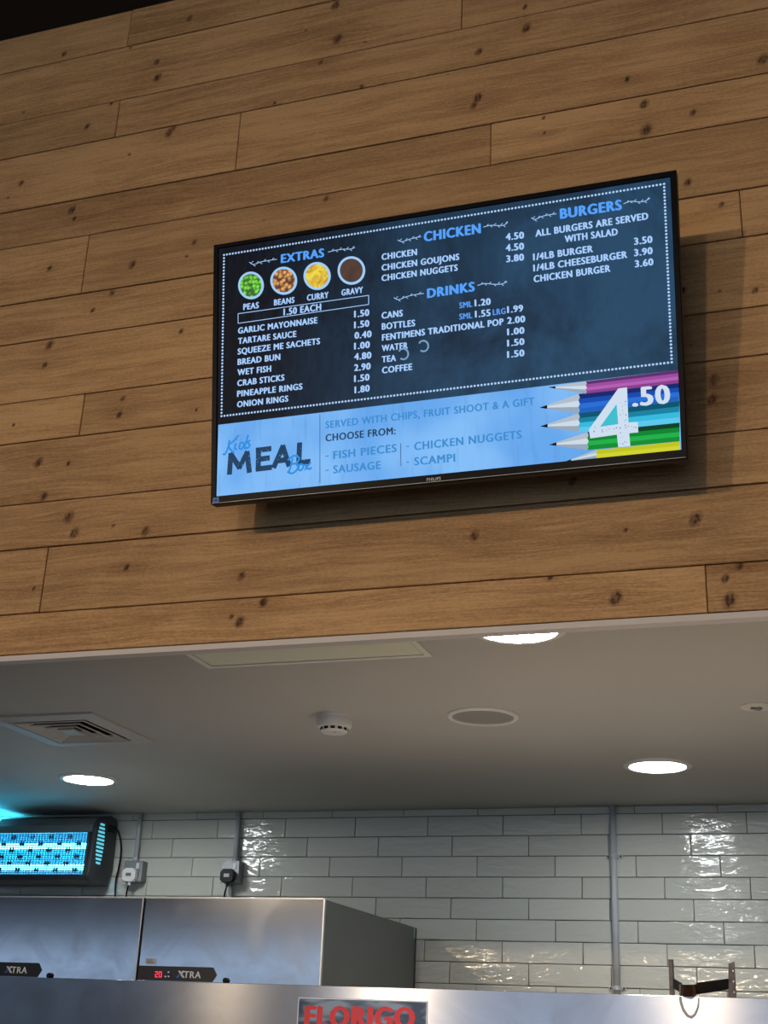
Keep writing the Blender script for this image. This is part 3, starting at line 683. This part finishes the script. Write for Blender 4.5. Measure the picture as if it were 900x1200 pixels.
def plug(lab, px0, px1, py0, py1, fy, m, cabpx, name_c, clab):
    yf = fy-.030; a = atY(px0, py0, yf+.006); b = atY(px1, py1, yf+.006); w = b.x-a.x; cxx = (a.x+b.x)/2
    t = thing('mains_plug', lab, 'plug', (cxx, fy-.004, (a.z+b.z)/2))
    o = [(a.x, b.z+.010), (a.x+w*.2, b.z), (b.x-w*.2, b.z), (b.x, b.z+.010), (b.x, a.z-.014), (b.x-w*.22, a.z-.002), (a.x+w*.22, a.z-.002), (a.x, a.z-.014)]
    part('plug_body', prism(bmesh.new(), o, 'y', fy-.0295, fy-.0038), m, t, bevel=.003)
    part('plug_label', B(cxx-w*.2, cxx+w*.2, yf-.0008, yf+.0004, (a.z+b.z)/2-.007, (a.z+b.z)/2+.006), mat('plug_print_dark' if m is M_white else 'plug_print_pale', (.12, .14, .15) if m is M_white else (.45, .46, .46), .6), t)
    part('cord_grip', tube(bmesh.new(), [(cxx, fy-.016, b.z+.002), (cxx, fy-.016, b.z-.014)], .006, 10), m, t)
    pts = [(cxx, fy-.016, b.z-.012)]+[tuple(atY(x, y, yy)) for x, y, yy in cabpx]
    part('cable', tube(bmesh.new(), smoothpath(pts), .0036, 8), M_black, t, smooth=True)
t1, a1, b1, f1 = socket(146.3, 164.5, 1008.8, 1033, 'grey metal socket box nearest the insect killer holding the white plug', True, 160, None)
plug('white plug in the left grey socket box', 144.5, 158, 1016.5, 1033, f1, M_white, [(149, 1043, f1-.012), (147.6, 1053, f1-.008), (147, 1075, f1-.004)], 'c', '')
t2, a2, b2, f2 = socket(260.3, 278.5, 1008.8, 1035, 'grey metal socket box above the right fridge holding the black plug', False, 275, None)
plug('black plug in the right grey socket box', 259, 273.2, 1017.5, 1034, f2, M_black, [(263.6, 1046, f2-.012), (262.7, 1054, f2-.008), (262.4, 1075, f2-.004)], 'c', '')
for (px, py, zt, lab) in ((162, 980, a1.z, 'grey conduit dropping from the ceiling to the left socket box'), (277.7, 980, a2.z, 'grey conduit dropping from the ceiling to the right socket box')):
    P = atY(px, py, BY-.022); t = thing('conduit_drop', lab, 'conduit', (P.x, BY-.022, ZC))
    part('pipe', tube(bmesh.new(), [(P.x, BY-.022, ZC), (P.x, BY-.022, zt+.014)], .010, 16), M_pipe, t, smooth=True)
    part('coupler', tube(bmesh.new(), [(P.x, BY-.022, zt+.016), (P.x, BY-.022, zt+.0005)], .0125, 16), M_pipe, t, smooth=True)
    if px > 200:
        part('lower_pipe', tube(bmesh.new(), [(P.x-.012, BY-.022, b2.z-.001), (P.x-.012, BY-.022, EYE+.3)], .010, 16), M_pipe, t, smooth=True)

# ---- insect killer
KX = -2.93
Kp = [atX(x, y, KX) for x, y in ((103, 957), (116, 954.5), (131, 964), (131.3, 985), (124, 1012), (122.4, 1029), (117, 1032.5), (103, 1025), (98, 1021))]
ik = thing('insect_killer', 'long dark insect killer with glowing cyan tubes behind a wire grille', 'insect killer', (-3.4, BY, EYE+.57))
KL = -3.95
yb, yfm = BY-.010, 4.815
z_top = EYE+.862; z_bot = EYE+.578
prof = [(yb, z_top-.035), (yb-.02, z_top-.012), (yb-.06, z_top-.006), (4.845, z_top-.028), (4.822, z_top-.060), (4.805, z_bot+.060), (4.800, z_bot+.022), (4.812, z_bot+.002), (4.85, z_bot-.010), (yb-.03, z_bot-.004), (yb, z_bot+.06)]
for s in (0, 1):
    x0 = KX-.018 if s else KL; x1 = KX if s else KL+.018
    o = part('end_cap', prism(bmesh.new(), prof, 'x', x0, x1), M_dark, ik, bevel=.004)
    if s:
        for k in range(11):
            zz = z_bot+.072+k*.0155; hw = .030*math.sqrt(max(.08, 1-((k-5)/6.2)**2))
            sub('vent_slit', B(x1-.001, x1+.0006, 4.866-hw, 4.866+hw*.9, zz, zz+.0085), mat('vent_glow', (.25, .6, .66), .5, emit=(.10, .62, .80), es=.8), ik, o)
            sub('vent_rib', B(x1+.0004, x1+.004, 4.862-hw, 4.870+hw, zz+.0088, zz+.0145), M_dark, ik, o)
        sub('cable_socket', B(x1, x1+.012, 4.915, 4.955, z_top-.075, z_top-.045), M_black, ik, o)
top_outer = [(yb, z_top-.035), (yb-.02, z_top-.012), (yb-.06, z_top-.006), (4.845, z_top-.028), (4.822, z_top-.060)]
hood = top_outer+[(4.819, z_top-.092), (4.826, z_top-.092), (4.829, z_top-.064), (4.85, z_top-.036), (yb-.06, z_top-.014), (yb-.006, z_top-.042)]
hx0, hx1 = KL+.0185, KX-.0185
part('top_hood', prism(bmesh.new(), hood, 'x', -3.41, hx1), mat('grey_hood', (.10, .12, .12), .35, noise=(8, .3)), ik)
part('bottom_tray', prism(bmesh.new(), [(4.800, z_bot+.022), (4.812, z_bot+.003), (4.85, z_bot-.009), (yb-.001, z_bot-.003), (yb-.001, z_bot+.004), (4.85, z_bot+.0), (4.818, z_bot+.010), (4.809, z_bot+.026)], 'x', hx0, hx1), M_dark, ik)
part('reflector', B(hx0, hx1, yb-.012, yb-.002, z_bot+.005, z_top-.045), mat('reflector_sheet', (.05, .17, .27), .4), ik)
# the lamp tubes shine through the grille and an unseen hood gap added to light the ceiling
M_tube = mat('ultraviolet_tube', (.3, .6, .7), .3, emit=(.05, .60, .95), es=36)
for zz in (z_bot+.062, z_bot+.152): part('lamp_tube', tube(bmesh.new(), [(hx0+.004, 4.90, zz), (hx1-.004, 4.90, zz)], .013, 16), M_tube, ik, smooth=True)
zg0, zg1 = z_bot+.026, z_top-.094
gy = lambda z: 4.807+(z-zg0)*.06
nr = 19
for k in range(nr):
    z = zg0+(zg1-zg0)*(k+.5)/nr
    part('grille_bar', B(hx0, hx1, gy(z), gy(z)+.003, z-.0022, z+.0022), mat('grille_wire', (.10, .26, .36), .4), ik)
bm = bmesh.new()
x = hx0+.012
i = 0
while x < hx1-.01:
    z = zg0
    box(bm, x-.0011, x+.0011, gy(zg0)+.004, gy(zg0)+.006, zg0, zg1); x += .0135; i += 1
for r in range(6):
    z = zg0+(zg1-zg0)*(r+.6)/6.2
    x = hx0+.03+(r % 2)*.045
    while x < hx1-.02:
        for dx in (-.006, .006): box(bm, x+dx-.0022, x+dx+.0022, gy(z)-.001, gy(z)+.0035, z-.010, z+.010)
        box(bm, x-.012, x+.012, gy(z)-.001, gy(z)+.0035, z-.0026, z+.0026); x += .09
o = part('grille_mesh', bm, mat('grille_wire_dark', (.03, .09, .14), .4), ik); o['kind'] = 'stuff'
part('side_frame', B(hx1-.012, hx1, 4.806, 4.826, zg0-.004, zg1+.004), M_dark, ik)
pts = [tuple(atY(130, 968, 4.93)), tuple(atY(135, 970.5, 4.94)), tuple(atY(139.5, 977, 4.955)), tuple(atY(142, 995, 4.975)), tuple(atY(139.5, 1016, 4.98)), tuple(atY(135.8, 1032, 4.98)), tuple(atY(135, 1054, 4.98)), tuple(atY(135, 1080, 4.98))]
pts[0] = (KX+.008, 4.935, z_top-.060)
part('power_cable', tube(bmesh.new(), smoothpath(pts), .0042, 8), M_black, ik, smooth=True)

# ================================================================ FRIDGES
FZ = EYE+.425; FF = 4.0; FB = 4.95
def fridge(x0, x1, lab, disp):
    t = thing('steel_fridge', lab, 'fridge', ((x0+x1)/2, (FF+FB)/2, 0), 'upright steel fridges behind the range')
    part('cabinet', B(x0, x1, FF+.012, FB, .05, FZ), M_sidep, t, bevel=.0015, seg=1)
    part('front_panel', B(x0+.001, x1-.004, FF, FF+.0115, .12, FZ-.001), STEEL_F, t)
    part('edge_strip', B(x1-.0035, x1+.0008, FF-.0008, FF+.0118, .12, FZ+.001), M_lightedge, t)
    part('edge_highlight', B(x0, x1-.004, FF-.001, FF+.0118, FZ-.0006, FZ+.0035), M_lightedge, t)  # thin bright strip added for the highlight along the top edge
    part('gap_seal', B(x0-.006, x0-.0004, FF+.01, FF+.03, .12, FZ), M_black, t)
    # control strip
    def pl(px, py): P = atY(px, py, FF); return (P.x-x0, P.z)
    S = [(162.5, 1131.8), (250, 1133.4), (254.2, 1141.8), (250, 1150.9), (162, 1148.6)]
    S = [pl_ for pl_ in (tuple(atY(a, b, FF)) for a, b in S)]
    dx = x0-(-2.213)
    zt = sum(p[2] for p in S[:2])/2; zb = sum(p[2] for p in S[3:])/2; xr = S[1][0]+dx; xt = S[2][0]+dx; xl = x0+.001
    strip = part('control_strip', prism(bmesh.new(), [(xl, zb), (xr, zb), (xt, (zt+zb)/2), (xr, zt), (xl, zt)], 'y', FF-.003, FF-.0003), mat('control_strip_black', (.008, .009, .012), .3), t)
    def plane(px, py): P = atY(px, py, FF-.003); return (P.x+dx-t.location.x, P.z)
    white = mat('grey_white_print', (.85, .87, .92), .5)
    ly = FF-.0036-t.location.y
    write('lettering', 'TRA', (215, 1145.8), (235.3, 1146.4), 7.6, white, d=ly, bold=0, extra=.03, parent=strip, plane=plane)
    for q, m in (([(208.6, 1137.6), (211.4, 1137.6), (216.6, 1145.8), (213.8, 1145.8)], white), ([(213.9, 1137.6), (216.5, 1137.6), (213.4, 1141.6), (211.9, 1140.6)], white), ([(206.2, 1145.6), (209.2, 1145.6), (212.2, 1141.8), (210.6, 1140.2)], mat('blue_print', (.03, .16, .55), .5))):
        link('lettering', poly(bmesh.new(), [plane(*p) for p in q], ly), m, strip)
    bm = bmesh.new(); pxs = [(177, 1137), (201, 1137.6), (201, 1146.4), (177, 1146)]
    link('display_window', poly(bmesh.new(), [plane(*p) for p in pxs], ly+.0002), mat('display_glass', (.02, .012, .014), .15), strip)
    red = mat('red_digit_light', (.05, .0, .0), .4, emit=(1, .03, .06), es=1.6)
    bm = bmesh.new()
    def seg(x, y, w, h): poly(bm, [plane(x, y), plane(x+w, y), plane(x+w, y+h), plane(x, y+h)], ly-.0002)
    for ox in (181.8, 186.3):
        two = ox < 183
        seg(ox, 1138.4, 3.4, 1); seg(ox, 1144.4, 3.4, 1); seg(ox+2.6, 1138.4, .9, 3.4)
        if two: seg(ox, 1141.4, 3.4, .9); seg(ox, 1141.6, .9, 3.4)
        else: seg(ox, 1138.4, .9, 6.6); seg(ox+2.6, 1141, .9, 4)
    link('red_digits', bm, red, strip)
    for q in ((197.6, 1139.2), (197.6, 1144.2), (194, 1144.4)):
        link('touch_key', poly(bmesh.new(), [plane(q[0]-1, q[1]-.8), plane(q[0]+1, q[1]-.8), plane(q[0]+1, q[1]+.8), plane(q[0]-1, q[1]+.8)], ly-.0001), white, strip)
    # lock
    P = atY(265.2, 1149.2, FF); lx = P.x+dx; lz = P.z
    part('key_lock', lathe(bmesh.new(), [(.0085, FF-.0004), (.0085, FF-.010), (.006, FF-.0125)], 20, c=(lx, 0, lz), axis='y'), M_black, t)
    if disp:
        q = [(170, 1123), (182.5, 1123), (182.5, 1129.7), (170, 1129.4)]
        stk = link('rating_sticker', poly(bmesh.new(), [plane(*p) for p in q], FF-.0006-t.location.y), mat('pale_sticker', (.5, .52, .53), .5), t)
        bm = bmesh.new()
        for k in range(4): poly(bm, [plane(171.4, 1124.6+k*1.25), plane(178+(k*37 % 4), 1124.6+k*1.25), plane(178+(k*37 % 4), 1125.1+k*1.25), plane(171.4, 1125.1+k*1.25)], FF-.0009-t.location.y)
        link('print_lines', bm, mat('sticker_ink', (.1, .1, .11), .6), stk)
        P1 = [atX(360+a/5.625, 1030+b/5.625, x1+.0005) for a, b in ((704, 322), (727, 330), (727, 396), (702, 390))]
        bm = bmesh.new(); yy = [p.y for p in P1]; zz = [p.z for p in P1]
        box(bm, x1+.0002, x1+.0012, min(yy), min(max(yy), FB-.004), min(zz), max(zz))
        part('side_label', bm, mat('pale_green_label', (.30, .44, .38), .5), t)
        part('back_trim', B(x1, x1+.003, FB-.012, FB, .1, FZ-.002), mat('dark_trim', (.03, .03, .032), .5), t)
    for sx in (x0+.05, x1-.05):
        for syy in (FF+.08, FB-.08): part('foot', lathe(bmesh.new(), [(.02, 0), (.02, .0495)], 12, c=(sx, syy, 0)), M_black, t)
    return t
fridge(-2.213, -1.581, 'right steel fridge unit, its grey side panel seen against the tiles', True)
fridge(-2.853, -2.221, 'left steel fridge unit directly under the insect killer', False)

# ================================================================ FRYING RANGE FRONT
RY = 3.6; RZ = EYE+.1525
rg = thing('frying_range', 'brushed steel back of the frying range along the bottom, with a red-lettered badge', 'range', (-1.2, RY+.15, 0))
part('body', B(-3.6, 1.2, RY+.0125, RY+.34, 0, RZ-.004), M_sidep, rg)
part('front_panel', B(-3.6, 1.2, RY, RY+.012, .1, RZ), STEEL_R, rg, bevel=.0012, seg=2)
part('top_edge', B(-3.6, 1.2, RY+.0125, RY+.345, RZ-.0038, RZ-.0005), M_lightedge, rg)
def rpl(px, py): P = atY(px, py, RY-.003); return (P.x-rg.location.x, P.z)
q = [(349.5, 1168.8), (500.8, 1172.9), (499, 1232), (346.5, 1228)]
qq = [(p[0]+rg.location.x, p[1]) for p in (rpl(*p) for p in q)]
z1, z0 = (qq[0][1]+qq[1][1])/2, (qq[2][1]+qq[3][1])/2; xa, xb = qq[0][0], qq[1][0]
bd = part('badge_plate', B(xa, xb, RY-.003, RY-.0002, z0, z1), mat('badge_frame', (.55, .57, .6), .3, .7), rg, bevel=.0008, seg=1)
ly = RY-.0034-rg.location.y
def badge_mat():
    m = bpy.data.materials.new('badge_blue_picture'); m.use_nodes = True; nt = m.node_tree; g = G(nt); b = nt.nodes['Principled BSDF']
    tc = nt.nodes.new('ShaderNodeTexCoord'); x, y, z = g.xyz(tc.outputs['Object'])
    n = g.noise(g.comb(g.m('MULTIPLY', x, 9), 0, g.m('MULTIPLY', z, 26)), 1, 2, .5, .5)
    g.put(b.inputs['Base Color'], g.mix(g.ramp(n, .42, .62), (.035, .05, .085, 1), (.20, .25, .33, 1))); b.inputs['Roughness'].default_value = .2; return m
link('badge_face', poly(bmesh.new(), [(xa-rg.location.x+.004, z0+.004), (xb-rg.location.x-.0025, z0+.004), (xb-rg.location.x-.0025, z1-.003), (xa-rg.location.x+.003, z1-.003)], ly), badge_mat(), bd)
write('lettering', 'FLORIGO', (356.0, 1202.2), (486.5, 1204.6), 23.0, mat('red_print', (.50, .02, .03), .45), d=ly-.0005, bold=0, extra=.07, parent=bd, plane=rpl)
bd['label'] = 'dark blue badge with red letters'

# bracket standing on the range
M_iron = mat('burnt_dark_steel', (.075, .062, .058), .35, .85, noise=(60, .5))
M_cop = mat('heat_tinted_steel', (.42, .20, .13), .22, 1, noise=(45, .5))
YB_ = RY+.12
br = thing('steel_bracket', 'burnt steel bracket with two uprights and a curved strap on the range top, its shadow a grey strip', 'bracket', tuple(atY(820, 1166, YB_).xy)+(RZ,))
def slab(name, pts, th, m):
    """bar following pts (world, centre line) given as list of (P_top, P_bottom)"""
    bm = bmesh.new(); n = Vector((0, 1, 0))
    rows = []
    for i, (a, b) in enumerate(pts):
        a = Vector(a); b = Vector(b); nx = pts[min(i+1, len(pts)-1)]; pv = pts[max(i-1, 0)]
        t = Vector(nx[0])-Vector(pv[0]); t.z = 0
        nn = Vector((-t.y, t.x, 0)).normalized()*th/2 if t.length > 1e-6 else n*th/2
        rows.append([bm.verts.new(p) for p in (a-nn, a+nn, b+nn, b-nn)])
    for r0, r1 in zip(rows, rows[1:]):
        for k in range(4): bm.faces.new((r0[k], r0[(k+1) % 4], r1[(k+1) % 4], r1[k]))
    bm.faces.new(rows[0][::-1]); bm.faces.new(rows[-1])
    return part(name, bm, m, br)
zb = RZ-.0003
ul0, ul1 = atY(784.6, 1145, YB_), atY(789.6, 1145, YB_); zl = atY(788, 1124.5, YB_).z
part('upright', B(ul0.x, ul1.x, YB_-.012, YB_+.012, zb, zl), M_iron, br, bevel=.001)
ur0, ur1 = atY(852.5, 1150, YB_), atY(862, 1150, YB_); zr = atY(858, 1128, YB_).z
o = bmesh.new(); prism(o, [(ur0.x, zb), (ur1.x, zb), (ur1.x+.001, zr+.003), (ur0.x+.006, zr-.003)], 'y', YB_-.012, YB_-.006); part('upright', o, M_iron, br, bevel=.0008)
o = bmesh.new(); box(o, ur1.x-.005, ur1.x-.001, YB_-.006, YB_+.014, zb, zr); part('flange', o, M_iron, br)
for k in range(3): part('rivet', lathe(bmesh.new(), [(.0022, YB_-.0121), (.0018, YB_-.014)], 8, c=(ur1.x-.004, 0, zb+.018+k*.026), axis='y'), M_lightedge, br)
def pr(x, yt, yb_, Y): return (tuple(atY(x, yt, Y)), tuple(atY(x, yb_, Y)))
yF = RY-.022
slab('strap_arm', [pr(789, 1146, 1157, YB_-.01), pr(798.5, 1151.5, 1164, YB_-.07)], .003, M_iron)
slab('strap_arm', [pr(816, 1151.6, 1165.6, RY+.02), pr(853, 1146.8, 1159.5, YB_-.015)], .003, M_iron)
slab('strap_front', [pr(796.5, 1153, 1167.0, RY+.035), pr(798.4, 1153.6, 1167.4, RY+.012), pr(802, 1154, 1167.8, RY-.010), pr(807, 1154, 1168, yF), pr(811.5, 1154, 1168, RY-.012), pr(814.6, 1153.6, 1167.4, RY+.004), pr(816, 1153, 1166.5, RY+.02)], .003, M_cop)
bm = bmesh.new(); arcp = [(796.8, 1167.5), (798, 1176), (801, 1184), (805.5, 1190), (810, 1192), (814.5, 1188.5), (818, 1180), (818.8, 1169)]
wpx = [2.6, 3.0, 3.2, 3.2, 3.2, 2.6, 1.8, 1.4]
ins = []; out = []
for i, (x, y) in enumerate(arcp):
    t = Vector(arcp[min(i+1, 7)])-Vector(arcp[max(i-1, 0)]); t.normalize(); n = Vector((-t.y, t.x))*wpx[i]/2*1.0
    ins.append(atY(x-n.x, y-n.y, RY-.004)); out.append(atY(x+n.x, y+n.y, RY-.004))
rows = [[bm.verts.new(p) for p in (a, b, b+Vector((0, .003, 0)), a+Vector((0, .003, 0)))] for a, b in zip(ins, out)]
for r0, r1 in zip(rows, rows[1:]):
    for k in range(4): bm.faces.new((r0[k], r0[(k+1) % 4], r1[(k+1) % 4], r1[k]))
bm.faces.new(rows[0][::-1]); bm.faces.new(rows[-1])
part('shadow_loop', bm, mat('shadow_loop_grey', (.22, .215, .22), .5, .5), br)  # grey strip shaped as the strap's shadow on the panel
